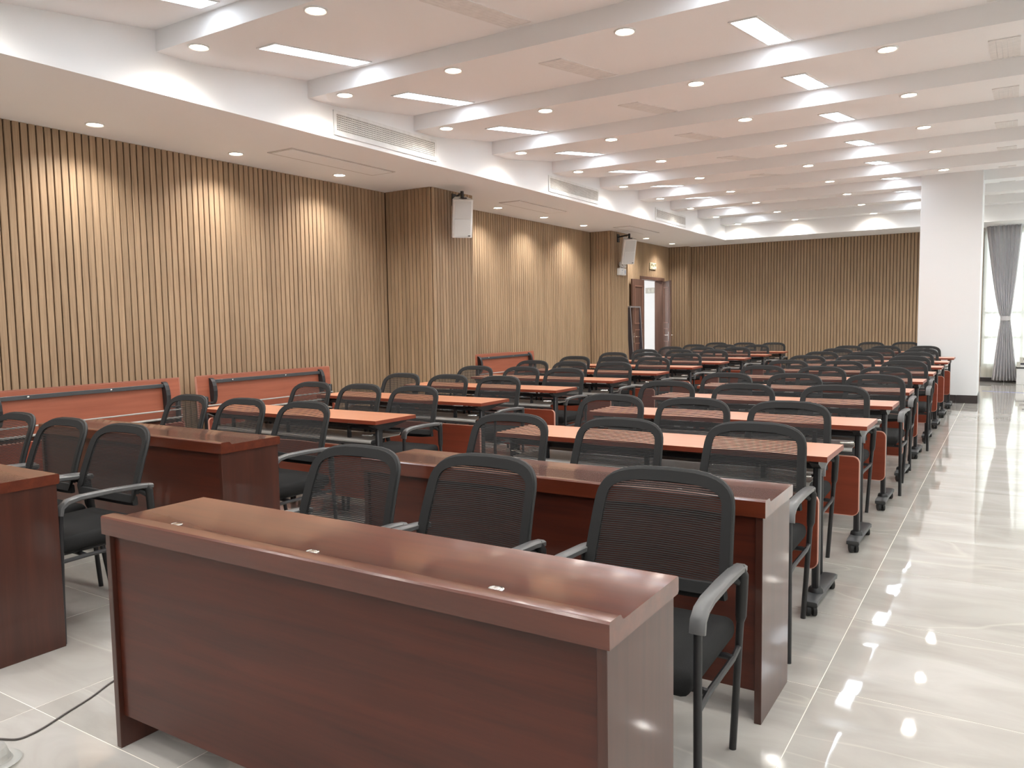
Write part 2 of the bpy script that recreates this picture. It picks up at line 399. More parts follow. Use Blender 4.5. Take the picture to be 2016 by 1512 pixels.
# right wall with windows
WZ0, WZ1 = .45, 2.95
wins = [(-2.2, .2), (1.2, 3.6), (4.6, 7.0), (8.0, 10.4), (11.4, 13.8), (14.8, 17.2)]
r = MB().box(XR, XR + .2, YB, YF, 0, WZ0).box(XR, XR + .2, YB, YF, WZ1, ZT)
ys = [YB] + [q for w in wins for q in w] + [YF]
for a, b in zip(ys[0::2], ys[1::2]): r.box(XR, XR + .2, a, b, WZ0, WZ1)
tag(r.obj('wall_right', M['paint'], smooth=False), kind='structure')
def window(name, ax, c, a0, a1, z0, z1, nv, zs):
    # ax 0: the pane lies in the plane x = c and runs along y; ax 1: plane y = c, runs along x
    root = empty(name); tag(root, kind='structure')
    def bx(mb, u0, u1, w0, w1, t):
        return mb.box(c - t, c + t, u0, u1, w0, w1) if ax == 0 else mb.box(u0, u1, c - t, c + t, w0, w1)
    f = MB()
    bx(f, a0, a1, z0, z0 + .06, .03); bx(f, a0, a1, z1 - .06, z1, .03); bx(f, a0, a0 + .06, z0 + .06, z1 - .06, .03); bx(f, a1 - .06, a1, z0 + .06, z1 - .06, .03)
    f.obj('window_frame', M['white_plastic'], root, smooth=False)
    us = [a0 + .03 + (a1 - a0 - .06) * i / nv for i in range(nv + 1)]; zz = [z0 + .03] + zs + [z1 - .03]
    for u in us[1:-1]: bx(MB(), u - .025, u + .025, z0 + .06, z1 - .06, .026).obj('mullion', M['white_plastic'], root, smooth=False)
    for z in zs: bx(MB(), a0 + .06, a1 - .06, z - .025, z + .025, .024).obj('transom', M['white_plastic'], root, smooth=False)
    for u0, u1 in zip(us[:-1], us[1:]):
        for w0, w1 in zip(zz[:-1], zz[1:]): bx(MB(), u0 + .02, u1 - .02, w0 + .02, w1 - .02, .002).obj('pane', M['glass'], root, smooth=False)
    return root
def portal(loc, rot, sx, sy):
    d = bpy.data.lights.new('sky_portal', 'AREA'); d.shape = 'RECTANGLE'; d.size = sx; d.size_y = sy; d.cycles.is_portal = True
    o = link(bpy.data.objects.new('sky_portal', d)); o.location = loc; o.rotation_euler = rot
for n, (a, b) in enumerate(wins):
    window('window_%d' % (n + 2), 0, XR + .1, a, b, WZ0, WZ1, 3, [1.1])
    portal((XR + .16, (a + b) / 2, (WZ0 + WZ1) / 2), (0, math.radians(90), 0), WZ1 - WZ0, b - a)
# far window wall
LW = .30
fw = MB().box(XE, XR + .2, YF, YF + .2, 0, LW).box(XE, XR + .2, YF, YF + .2, 3.05, ZT).box(XR, XR + .2, YF, YF + .2, LW, 3.05).obj('wall_window', M['paint'], smooth=False)
tag(fw, kind='structure')
window('window_1', 1, YF + .1, XE, XR, LW, 3.05, 6, [.90, 1.40])
portal(((XE + XR) / 2, YF + .16, (LW + 3.05) / 2), (math.radians(90), 0, 0), XR - XE, 2.7)
tr = MB().box(XE - .075, XE, YF - .02, YF + .015, 0, ZS, .004).obj('trim_1', M['slat'], smooth=False); tag(tr, kind='structure')
bb = empty('baseboard_back'); tag(bb, kind='structure')
x = XE
while x < XR - .01:
    x1 = min(x + .42, XR); MB().box(x + .004, x1 - .004, YF - .012, YF, 0, .085, .002).obj('skirting_tile', M['dark_tile'], bb, smooth=False); x = x1
# pale floor vents in the low wall below the far window
lv = empty('low_wall_vent', (0, 0, 0), 0, 'pale slotted vent in the low wall under the far window', 'vent')
MB().box(XE + .08, XE + .45, YF - .008, YF, .12, .26).obj('vent_frame', M['vent'], lv, smooth=False)
for z in (.15, .18, .21, .235): MB().box(XE + .1, XE + .43, YF - .011, YF - .006, z - .004, z + .004).obj('slot', M['seam'], lv, smooth=False)

# column
cx0, cx1, cy0, cy1 = -1.245, -.405, 14.06, 14.88
cl = MB().box(cx0, cx1, cy0, cy1, 0, ZT - .01, .006).obj('column', M['colpaint'], smooth=False); tag(cl, kind='structure')
cb = empty('baseboard_column'); tag(cb, kind='structure')
for a, b in ((cx0, cx0 + .27), (cx0 + .27, cx0 + .56), (cx0 + .56, cx1 + .012)):
    MB().box(a + .0015, b - .0015, cy0 - .012, cy0, 0, .125, .002).obj('skirting_tile', M['dark_tile'], cb, smooth=False)
for a, b in ((cy0, cy0 + .4), (cy0 + .4, cy1)):
    MB().box(cx1, cx1 + .012, a + .0015, b - .0015, 0, .125, .002).obj('skirting_tile', M['dark_tile'], cb, smooth=False)

# ---------------------------------------------------------------- hall behind the door
HX = -8.9
hw = MB().box(HX - .1, HX, 15.4, 20.2, 0, 2.9).box(HX, -7.306, 20.1, 20.2, 0, 2.9).box(HX, -7.306, 15.4, 15.5, 0, 2.9).box(HX, -7.306, 15.4, 20.2, 2.8, 2.9).obj('wall_hall', M['paint'], smooth=False)
tag(hw, kind='structure')
hl = empty('hall_fill_light', (-8.1, 17.4, 2.8), 0, 'added unseen round light brightening the hall beyond the open door', 'light')  # unseen lamp added to brighten the hall
MB().lathe([(.16, 0), (.16, -.04), (.13, -.055), (.0, -.06)], 20).obj('diffuser', emis('hall_fill_diffuser', (1, .95, .86), 8), hl)
hd = bpy.data.lights.new('hall_fill_lamp', 'POINT'); hd.energy = 24; hd.color = (1, .95, .87); hd.shadow_soft_size = .12
link(bpy.data.objects.new('hall_fill_lamp', hd), hl).location = (0, 0, -.16)

# ---------------------------------------------------------------- door
door = empty('door_1'); tag(door, kind='structure')
MB().box(-7.318, -7.095, DY0 - .07, DY0 + .012, 0, DH + .06, .003).box(-7.318, -7.095, DY1 - .012, DY1 + .07, 0, DH + .06, .003).box(-7.318, -7.095, DY0 + .012, DY1 - .012, DH - .012, DH + .06, .003).obj('door_frame', M['door'], door, smooth=False)
def door_leaf(parent, hinge, ang, handle_sides):
    # leaf runs along +x from the hinge before turning; thickness along y
    Lw, Lh, t = .655, 2.27, .042
    lf = MB().box(0, Lw, -t / 2, t / 2, .012, Lh, .002).obj('door_leaf', M['door'], parent, smooth=False)
    lf.location = (hinge[0], hinge[1], 0); lf.rotation_euler = (0, 0, math.radians(ang))
    for sy in (-1, 1):
        for z0, z1 in ((1.28, 2.13), (.98, 1.16), (.16, .86)):
            f = MB().ring([(.10, z0), (Lw - .10, z0), (Lw - .10, z1), (.10, z1)], [(.125, z0 + .025), (Lw - .125, z0 + .025), (Lw - .125, z1 - .025), (.125, z1 - .025)], 1, sy * t / 2, sy * (t / 2 + .010))
            f.obj('moulding', M['doorlight'], lf, smooth=False)
    h = MB()
    for sy in handle_sides:
        y = sy * t / 2
        h.box(Lw - .085, Lw - .045, min(y, y + sy * .008), max(y, y + sy * .008), .86, 1.08, .002)
        h.tube([(Lw - .065, y, 1.0), (Lw - .065, y + sy * .05, 1.0), (Lw - .075, y + sy * .058, 1.0), (Lw - .19, y + sy * .058, 1.0)], .009, 8)
    h.obj('door_handle', M['chrome'], lf)
    return lf
door_leaf(door, (-7.045, DY0 - .02), -90, (1,))
door_leaf(door, (-7.07, DY1 - .03), -56, (-1, 1))
# number plate on the end wall of the hall
np_ = empty('number_plate', (-8.19, 20.1, 2.15), 0, 'grey plate with the number 6 on the white hall wall beyond the door', 'sign')
MB().box(-.20, .20, -.012, 0, -.075, .075, .003).obj('plate', M['plate'], np_, smooth=False)
def text(s, size, loc, m, parent, name='lettering', rot=(90, 0, 0), ext=.002):
    c = bpy.data.curves.new(name, 'FONT'); c.body = s; c.size = size; c.extrude = ext; c.materials.append(m)
    t_ = bpy.data.objects.new(name, c); COL.objects.link(t_); bpy.context.view_layer.update()
    me = bpy.data.meshes.new_from_object(t_.evaluated_get(bpy.context.evaluated_depsgraph_get())); bpy.data.objects.remove(t_)
    o = link(bpy.data.objects.new(name, me), parent); o.location = loc; o.rotation_euler = [math.radians(a) for a in rot]; return o
text('6', .15, (-.135, -.014, -.052), M['platetext'], np_)
g = MB()
for gx in (-.02, .08):
    g.box(gx, gx + .07, -.016, -.012, .030, .040).box(gx, gx + .07, -.016, -.012, -.005, .005).box(gx, gx + .07, -.016, -.012, -.045, -.035).box(gx, gx + .01, -.016, -.012, -.045, .04)
g.box(.02, .03, -.016, -.012, -.055, .05).box(.12, .13, -.016, -.012, -.055, .05)
g.obj('character_strokes', M['platetext'], np_, smooth=False)

# exit sign above the door
ex = empty('exit_sign', (XL + .001, 17.435, 2.61), 0, 'small cream exit sign on the slatted wall above the door', 'sign')
MB().box(0, .025, -.185, .185, -.075, .075, .004).obj('sign_plate', M['cream'], ex, smooth=False)
MB().box(.025, .027, -.13, -.045, 0, .06).obj('dark_block', M['olive'], ex, smooth=False); MB().box(.025, .027, .075, .17, 0, .06).obj('dark_block', M['olive'], ex, smooth=False)
rm = MB().tube([(.027, .02, .045), (.027, .021, .046)], .010, 8).sweep([(.027, .02, .034), (.027, .01, .008)], .002, .007).sweep([(.027, .01, .008), (.027, .035, -.012), (.027, .045, -.032)], .002, .005).sweep([(.027, .01, .008), (.027, -.012, -.012), (.027, -.03, -.014)], .002, .005).sweep([(.027, .018, .028), (.027, .045, .016)], .002, .004).sweep([(.027, .016, .026), (.027, -.012, .014)], .002, .004)
rm.obj('running_figure', M['olive'], ex, smooth=False)
for a in (-.13, -.105, -.08, -.055, .085, .11, .135, .155): MB().box(.025, .027, a, a + .014, -.062, -.046).obj('lettering_mark', M['olive'], ex, smooth=False)

# emergency light on the second pilaster
em = empty('emergency_light', (P2[2], 14.64, 2.335), 0, 'white twin-head emergency light on the far pilaster below the speaker', 'light')
MB().box(0, .07, -.155, .155, -.07, .07, .012, 2).obj('housing', M['white_plastic'], em)
for y in (-.085, .055):
    hd_ = MB().lathe([(.03, 0), (.058, .02), (.062, .05), (.05, .058), (0, .06)], 18)
    hd_.xf(Matrix.Translation((.03, y, .125)) @ Matrix.Rotation(math.radians(70), 4, 'Y') @ Matrix.Rotation(0, 4, 'Z'))
    o = hd_.obj('lamp_head', M['white_plastic'], em)
    MB().lathe([(.046, .0585), (.040, .064), (0, .066)], 16).xf(Matrix.Translation((.03, y, .125)) @ Matrix.Rotation(math.radians(70), 4, 'Y')).obj('lens', M['plate'], o)
for y in (-.10, .04): MB().box(.03, .05, y, y + .03, .06, .09).obj('head_bracket', M['white_plastic'], em, smooth=False)
MB().box(.07, .072, .075, .105, -.035, .03).obj('indicator_window', M['bluegrey'], em, smooth=False)
MB().box(.07, .072, -.055, -.03, .015, .035).obj('marking', M['bluegrey'], em, smooth=False); MB().box(.07, .072, -.06, -.025, -.03, -.022).obj('marking', M['bluegrey'], em, smooth=False)

# frame leaning beside the door
fr = empty('leaning_frame', (-6.95, 16.20, 0), 0, 'empty grey metal frame leaning on the open door leaf', 'frame')
tilt = Matrix.Rotation(math.radians(-3.6), 4, 'Y')
for nm, b, m in (('side_bar', (-.045, .045, .255, .285, 0, 1.64), 'frame_dark'), ('side_bar', (-.045, .045, -.285, -.255, 0, 1.64), 'frame_dark'), ('top_bar', (-.045, .045, -.285, .285, 1.64, 1.67), 'frame_grey'), ('edge_strip', (.045, .05, .255, .29, 0, 1.67), 'frame_grey'), ('edge_strip', (.045, .05, -.29, -.255, 0, 1.67), 'frame_grey')):
    MB().box(*b).xf(tilt).obj(nm, M[m], fr, smooth=False)

# ---------------------------------------------------------------- wall speakers
def speaker(loc, wallx, wally, label):
    r0 = empty('wall_speaker', loc, 0, label, 'speaker', 'speakers on the pilasters')
    A = Matrix.Rotation(math.radians(44), 4, 'Z') @ Matrix.Rotation(math.radians(19), 4, 'X')
    cab = MB(); w, h, d = .135, .245, .22
    cab.prism([(-w, -.02), (-w * .96, -.05), (-w * .8, -.062), (w * .8, -.062), (w * .96, -.05), (w, -.02), (w * .55, d - .05), (-w * .55, d - .05)], 2, -h, h)
    cab.xf(A).obj('cabinet', M['white_plastic'], r0)
    gr = MB().box(-w * .78, w * .78, -.068, -.061, -h + .016, -.002).box(-w * .78, w * .78, -.068, -.061, .006, h - .016)
    gr.xf(A).obj('grille', M['spk_grille'], r0, smooth=False)
    MB().box(w * .55, w * .78, -.071, -.067, -h + .022, -h + .034).xf(A).obj('badge', M['plastic'], r0, smooth=False)
    br = MB()
    hook = A @ Vector((0, .03, h))
    wy = wally - loc[1]; wx = wallx - loc[0]
    br.box(wx, wx + .012, wy - .05, wy + .05, .20, .36, .002)
    br.tube([(wx, wy, .30), (hook.x, hook.y, .315), ], .014, 8)
    br.tube([(hook.x, hook.y, .335), (hook.x, hook.y, hook.z - .01)], .022, 10)
    br.box(hook.x - .06, hook.x + .06, hook.y - .02, hook.y + .02, hook.z - .004, hook.z + .008)
    br.obj('wall_bracket', M['black'], r0)
    return r0
speaker((-6.06, 8.42, 2.725), P1[2], 8.62, 'white wall speaker on a black bracket on the near pilaster')
speaker((-6.38, 14.42, 2.715), P2[2], 14.55, 'white wall speaker on the far pilaster above the emergency light')

# ---------------------------------------------------------------- ceiling lights and vents
ORD = ['first', 'second', 'third', 'fourth', 'fifth', 'sixth', 'seventh', 'eighth', 'ninth', 'tenth', 'eleventh', 'twelfth', 'thirteenth']
ring_me = MB().lathe([(.078, 0), (.078, -.006), (.070, -.010), (.062, -.006), (.062, 0)], 24, cap=False).mesh('trim_ring', M['white_plastic'])
lens_me = MB().lathe([(.062, -.004), (.03, -.007), (.0005, -.008)], 24, cap=False).mesh('lens', M['lens'])
def downlight(x, y, z, label, group, watts, cone=160, blend=1.0):
    r0 = empty('downlight', (x, y, z), 0, label, 'downlight', group)
    link(bpy.data.objects.new('trim_ring', ring_me), r0); link(bpy.data.objects.new('lens', lens_me), r0)
    key = 'spot_%g' % watts
    d = bpy.data.lights.get(key)
    if d is None:
        d = bpy.data.lights.new(key, 'SPOT'); d.energy = watts; d.color = WARM; d.spot_size = math.radians(cone); d.spot_blend = blend; d.shadow_soft_size = .05
    link(bpy.data.objects.new('downlight_lamp', d), r0).location = (0, 0, -.02)
XC = [-5.10, -3.895, -2.38, -.86, .66, 2.18]
XN = ['nearest the left fascia', 'second from the left fascia', 'third from the left fascia', 'fourth from the left fascia', 'fifth from the left fascia', 'sixth from the left fascia']
def stepname(k):
    return ('under the %s ceiling step from the camera' % ORD[k]) if k >= 0 else ('%s step before the nearest visible' % ORD[-k - 1])
for k in range(K0, 10):
    y = Y0 + STEP * k + .115
    for i, x in enumerate(XC):
        downlight(x, y, ZLO, 'round warm downlight %s, %s' % (stepname(k), XN[i]), 'downlights in the stepped ceiling', SPOT_W)
sofY = [2.45, 3.94, 5.40, 6.86, 10.24, 11.65, 13.11, 16.06, 17.60]
for n, y in enumerate([-.6, 1.0] + sofY):
    downlight(-6.69, y, ZS, 'round warm downlight in the soffit by the slatted wall, %s from the camera end' % ORD[n], 'downlights in the left soffit', SOFFIT_W, 138, 1.0)
ang = math.atan2(ZHI - ZLO, STEP - .35)
tc = .90; zc = ZLO + (tc - .35) / (STEP - .35) * (ZHI - ZLO)
led_f = MB().ring(rrect(-.105, .105, -.53, .53, .012, 2), rrect(-.088, .088, -.512, .512, .008, 2), 2, -.008, .004).mesh('panel_frame', M['white_plastic'])
led_d = MB().box(-.09, .09, -.514, .514, -.005, .002).mesh('diffuser', M['led'], smooth=False)
vt_f = MB().ring(rrect(-.105, .105, -.53, .53, .004, 1), rrect(-.092, .092, -.515, .515, .003, 1), 2, -.006, .004).mesh('vent_frame', M['vent_ceil'], smooth=False)
b_ = MB()
for q in range(5): b_.box(-.092 + q * .0372, -.092 + q * .0372 + .0345, -.515, .515, -.0045, .001)
vt_b = b_.mesh('vent_blades', M['vent_ceil'], smooth=False)
LX = [(-4.69, 'left'), (-1.62, 'middle'), (1.45, 'right')]; VX = [(-3.14, 'left'), (-.10, 'middle'), (2.98, 'right')]
def bayname(k):
    return ('%s ceiling bay from the camera' % ORD[k + 1]) if k >= -1 else ('%s ceiling bay behind the nearest one' % ORD[-k - 2])
for k in range(K0, 9):
    y = Y0 + STEP * k + tc
    for x, nm in LX:
        r0 = empty('led_panel', (x, y, zc), 0, 'white LED strip panel in the %s column, %s' % (nm, bayname(k)), 'ceiling light', 'LED strip panels'); r0.rotation_euler = (ang, 0, 0)
        link(bpy.data.objects.new('panel_frame', led_f), r0); link(bpy.data.objects.new('diffuser', led_d), r0)
    for x, nm in VX:
        r0 = empty('ceiling_vent', (x, y, zc), 0, 'flush grey ceiling vent in the %s column, %s' % (nm, bayname(k)), 'vent', 'ceiling vents'); r0.rotation_euler = (ang, 0, 0)
        link(bpy.data.objects.new('vent_frame', vt_f), r0); tag(link(bpy.data.objects.new('vent_blades', vt_b), r0), kind='stuff')
# grilles in the left fascia
def fascia_grille(y0, y1, z0, z1, cells, label):
    r0 = empty('air_grille', (FX, (y0 + y1) / 2, z0), 0, label, 'vent', 'air grilles in the left fascia'); L = (y1 - y0) / 2; H = z1 - z0
    MB().box(.0005, .002, -L, L, 0, H).obj('shade_sheet', M['vent_shade'], r0, smooth=False)  # flat dark sheet painted as the shade inside the grille
    MB().ring([(-L - .035, -.045), (L + .035, -.045), (L + .035, H + .03), (-L - .035, H + .03)], [(-L, 0), (L, 0), (L, H), (-L, H)], 0, 0, .014).obj('grille_frame', M['white_plastic'], r0, smooth=False)
    b = MB(); nr = 8
    for q in range(nr + 1): b.box(.003, .011, -L, L, H * q / nr - .0065, H * q / nr + .0065)
    tag(b.obj('blades', M['vent'], r0, smooth=False), kind='stuff')
    if cells:
        b = MB(); nc = int(2 * L / .024)
        for q in range(nc + 1): b.box(.003, .009, -L + 2 * L * q / nc - .005, -L + 2 * L * q / nc + .005, 0, H)
        tag(b.obj('cross_blades', M['vent'], r0, smooth=False), kind='stuff')
fascia_grille(5.56, 7.06, 3.205, 3.36, True, 'long pale egg-crate air grille in the fascia, nearest of the three')
fascia_grille(9.65, 11.14, 3.205, 3.35, False, 'long pale slatted air grille in the fascia, middle of the three')
fascia_grille(13.52, 15.01, 3.205, 3.345, False, 'long pale slatted air grille in the fascia, farthest of the three')
# access panels in the soffit
for y0, y1, nm in ((5.55, 7.10, 'nearest'), (9.82, 11.28, 'middle'), (13.75, 15.2, 'farthest')):
    r0 = empty('access_panel', (-6.22, (y0 + y1) / 2, ZS - .001), 0, 'white rectangular access panel in the soffit underside, %s of three' % nm, 'access panel', 'access panels in the soffit'); L = (y1 - y0) / 2
    MB().ring([(-.18, -L), (.18, -L), (.18, L), (-.18, L)], [(-.155, -L + .025), (.155, -L + .025), (.155, L - .025), (-.155, L - .025)], 2, -.006, .001).obj('panel_rim', M['seam'], r0, smooth=False)
    MB().box(-.15, .15, -L + .03, L - .03, -.009, .001).obj('panel', M['paint'], r0, smooth=False)

# ---------------------------------------------------------------- glossy desks
def desk():
    r0 = empty('front_desk')
    L = .9
    sec = [(-.195, .716), (-.195, .770), (-.191, .775), (-.146, .775), (-.138, .772), (-.131, .763), (-.124, .760), (.189, .760), (.195, .755), (.195, .722), (.189, .716)]
    tp = MB().prism(sec, 0, -L, L).obj('desk_top', M['mahog_top'], r0)
    for x in (-.63, -.03, .57):
        g_ = MB().lathe([(.021, .760), (.021, .7625), (.017, .764), (.0162, .7615), (.012, .7615), (.0115, .7635), (.0005, .764)], 20, x, -.122 + .012, cap=False).obj('cable_grommet', M['chrome'], r0)
    for s in (-1, 1):
        x = s * (L - .009)
        MB().box(min(x, x - s * .024), max(x, x - s * .024), -.188, .186, 0, .716, .0015).obj('side_panel', M['mahog_v'], r0, smooth=False)
    MB().box(-L + .034, L - .034, -.172, -.154, .107, .716, .001).obj('front_panel', M['mahog'], r0, smooth=False)
    MB().box(-L + .034, L - .034, .15, .17, .66, .716).obj('rear_rail', M['mahog'], r0, smooth=False)
    return r0
D0 = desk()
DESKS = [(-1.561, 1.590, 'dark glossy mahogany desk nearest the camera, beside the aisle'), (-1.566, 2.800, 'dark glossy mahogany desk in the second row, beside the aisle'),
         (-4.325, 1.578, 'dark glossy mahogany desk cut off by the left edge of the picture'), (-4.335, 2.795, 'dark glossy mahogany desk in the second row, near the slatted wall')]
for n, (x, y, lb) in enumerate(DESKS):
    o = D0 if n == 0 else copy_tree(D0)
    o.location = (x, y, 0); tag(o, lb, 'desk', 'glossy front desks')

# ---------------------------------------------------------------- folding tables
def caster(mb, x, y):
    st = len(mb.v)
    for s in (-1, 1):
        mb.tube([(s * .006, 0, .027), (s * .022, 0, .027)], .027, 14)
    mb.box(-.012, .012, -.018, .018, .030, .056, .003)
    mb.xf(Matrix.Translation((x, y, 0)) @ Matrix.Rotation(.5, 4, 'Z'), st)
    return mb
def table(flip=False):
    r0 = empty('folding_table'); L = .9; D = .41
    TX = .845
    if not flip:
        tp = MB().box(-L + .002, L - .002, .002, D - .002, .721, .745, .001).obj('table_top', M['cherry'], r0, smooth=False)
        MB().ring([(-L, 0), (L, 0), (L, D), (-L, D)], [(-L + .002, .002), (L - .002, .002), (L - .002, D - .002), (-L + .002, D - .002)], 2, .720, .7445).obj('edge_band', M['cherry_edge'], tp, smooth=False)
    for s in (-1, 1):
        x = s * (L - .060)
        MB().box(x - .016, x + .016, .070, .122, .085, .685, .008).lathe([(.036, .083), (.032, .10), (.024, .108)], 14, x, .096).obj('leg', M['black'], r0)
        ft = MB().sweep([(x, -.035, .062), (x, -.015, .070), (x, .16, .072), (x, .43, .066), (x, .45, .058)], .034, .014).obj('foot', M['grey_steel'], r0)
        for yy in (-.005, .42):
            caster(MB(), x, yy).obj('caster', M['plastic'], ft)
        if not flip:
            MB().prism([(.015, .720), (.395, .720), (.395, .712), (.17, .672), (.09, .672), (.015, .708)], 0, x - .02, x + .02).obj('top_bracket', M['black'], r0, smooth=False)
            MB().tube([(x - s * .02, .09, .640), (x - s * .02, .05, .640), (x - s * .09, .035, .638)], .007, 8).obj('release_lever', M['chrome'], r0)
    if not flip:
        MB().box(-TX + .01, TX - .01, .076, .116, .672, .700, .004).obj('cross_beam', M['black'], r0)
        sh = []
        for k in range(9):
            t = math.radians(180 - 20 * k + -0); sh.append((.06 + .022 * math.cos(t) * 1.0, .588 + .022 * math.sin(t)))
        top = [(y, z) for y, z in sh if z >= .587]
        path = sorted(top)[:5] + [(.075, .610), (.33, .610), (.345, .625)]
        low = [(y + .003, z - .004) for y, z in path]
        MB().prism(path + low[::-1], 0, -TX + .03, TX - .03).obj('shelf', M['shelf'], r0)
        MB().tube([(-TX + .02, .335, .648), (TX - .02, .335, .648)], .008, 8).obj('shelf_rail', M['black'], r0)
        MB().tube([(-TX + .02, .05, .575), (TX - .02, .05, .575)], .008, 8).obj('shelf_rail', M['black'], r0)
        for x in (-.55, -.5, .5, .55):
            MB().box(x - .008, x + .008, .325, .343, .61, .70).obj('shelf_hanger', M['black'], r0, smooth=False)
        hang = MB()
        for x in (-.6, 0, .6): hang.box(x - .012, x + .012, .058, .074, .50, .69)
        hang.obj('panel_hanger', M['black'], r0, smooth=False)
    pw = L - .042
    z0, z1 = (.205, .560) if not flip else (.12, .475)
    pn = MB().prism(rrect(-pw + .004, pw - .004, z0 + .004, z1 - .004, .035), 1, .040, .057).obj('modesty_panel', M['panel'], r0)
    MB().ring(rrect(-pw, pw, z0, z1, .038), rrect(-pw + .004, pw - .004, z0 + .004, z1 - .004, .035), 1, .0395, .0575).obj('edge_band', M['panel_edge'], pn)
    if flip:
        # the top is swung upright behind the leg frame, its underside to the front
        Tm = Matrix.Translation((0, .165, .675)) @ Matrix.Rotation(math.radians(86), 4, 'X')
        tp = MB().box(-L + .002, L - .002, -.205, .205, 0, .024, .001).xf(Tm).obj('table_top', M['cherry_u'], r0, smooth=False)
        MB().ring([(-L, -.207), (L, -.207), (L, .207), (-L, .207)], [(-L + .002, -.205), (L - .002, -.205), (L - .002, .205), (-L + .002, .205)], 2, -.001, .025).xf(Tm).obj('edge_band', M['panel_edge'], tp, smooth=False)
        MB().box(-.72, .72, .130, .165, .024, .056, .002).xf(Tm).obj('stiffener_rail', M['grey_steel'], r0, smooth=False)
        for x in (-.5, .2): MB().lathe([(.009, 0), (.009, .006), (.001, .008)], 10).xf(Tm @ Matrix.Translation((x, .148, .056))).obj('screw', M['chrome'], r0)
        for s in (-1, 1):
            x = s * .735
            pts = [(-.08, .024), (.185, .024)] + [(.185 - .265 * (1 - math.cos(t)) / 2, .028 + .062 * math.sin(t)) for t in [math.pi * q / 8 for q in range(9)]]
            MB().prism([(a, b) for a, b in pts], 0, x - .022, x + .022).xf(Tm).obj('top_bracket', M['black'], r0, smooth=False)
            MB().tube([(x + s * .03, .09, .62), (x + s * .10, .07, .625)], .008, 8).obj('release_lever', M['black'], r0)
        MB().tube([(-TX, .06, .595), (TX, .06, .595)], .007, 8).obj('shelf_rail', M['shelf'], r0)
        MB().tube([(-TX, .055, .520), (TX, .055, .520)], .010, 8).obj('shelf_rail', M['shelf'], r0)
        MB().box(-TX, TX, .075, .15, .500, .512).obj('shelf', M['black'], r0, smooth=False)
    return r0
M['cherry_u'] = wood('cherry_laminate_underside', lin(150, 82, 60), lin(174, 100, 74), 0, .45, scale=5, stretch=20)
Tt = table()
RT = [4.146, 5.292, 6.452, 7.60, 8.80, 9.97, 11.15, 12.32, 13.50, 15.45]     # rear edges, aisle-side column
LT = [4.23, 5.44, 6.66, 7.86, 9.07, 10.28, 11.47, 12.66, 13.90, 15.13]       # wall-side column
first = True
for col, rows, xr in (('aisle', RT, -.680), ('wall', LT, -3.478)):
    for n, yr in enumerate(rows):
        o = Tt if first else copy_tree(Tt); first = False
        o.location = (xr - .9 + random.uniform(-.006, .006), yr - .41, 0); o.rotation_euler = (0, 0, random.uniform(-.004, .004))
        tag(o, 'orange laminate folding table on casters, %s from the glossy desks in the %s-side column' % (ORD[n], col), 'table', 'folding tables in rows')
Tf = table(True)
FT = [(-6.76, 3.77, 'flipped-up folding table against the slatted wall, leftmost in the picture'), (-6.88, 3.86, 'flipped-up folding table nested behind the leftmost flipped table'),
      (-6.76, 5.76, 'flipped-up folding table before the near pilaster, in front of its nested twin'), (-6.88, 5.86, 'flipped-up folding table nested behind its twin before the near pilaster'),
      (-6.76, 10.46, 'flipped-up folding table between the two pilasters, in front of another'), (-6.92, 10.02, 'flipped-up folding table nested at the back between the two pilasters')]
for n, (x, y, lb) in enumerate(FT):
    o = Tf if n == 0 else copy_tree(Tf)
    o.location = (x + .16, y, 0); o.rotation_euler = (0, 0, math.radians(90)); tag(o, lb, 'table', 'flipped-up tables along the slatted wall')

# ---------------------------------------------------------------- mesh-back chairs (front towards -y)
ZB, ZTOP = .545, .888
def bw(z):
    t = (z - ZB) / (ZTOP - ZB); w = .243 - .020 * t
    zc_ = .774
    if z > zc_: w *= max(0.0, 1 - ((z - zc_) / (ZTOP - zc_)) ** 3.3) ** (1 / 3.3)
    lo = .60
    if z < lo: w *= 1 - .10 * ((lo - z) / (lo - ZB)) ** 2
    return w
def by(z, x):
    t = (z - ZB) / (ZTOP - ZB)
    return .150 + .075 * t + .042 * t * t - .55 * x * x
def outline(n_side=16, inset=0.0):
    pts = []
    zs = [ZB + (ZTOP - ZB) * (1 - (1 - q / n_side) ** 1.9) for q in range(n_side + 1)]
    right = [(bw(z), z) for z in zs]
    out = right + [(-x, z) for x, z in right[::-1][1:]]
    if inset:
        cxx, czz = 0, .70; res = []
        m = len(out)
        for i, (x, z) in enumerate(out):
            a = out[(i - 1) % m]; b = out[(i + 1) % m]; tx, tz = b[0] - a[0], b[1] - a[1]; l = math.hypot(tx, tz) or 1
            res.append((x - tz / l * inset, z + tx / l * inset))
        return res
    return out
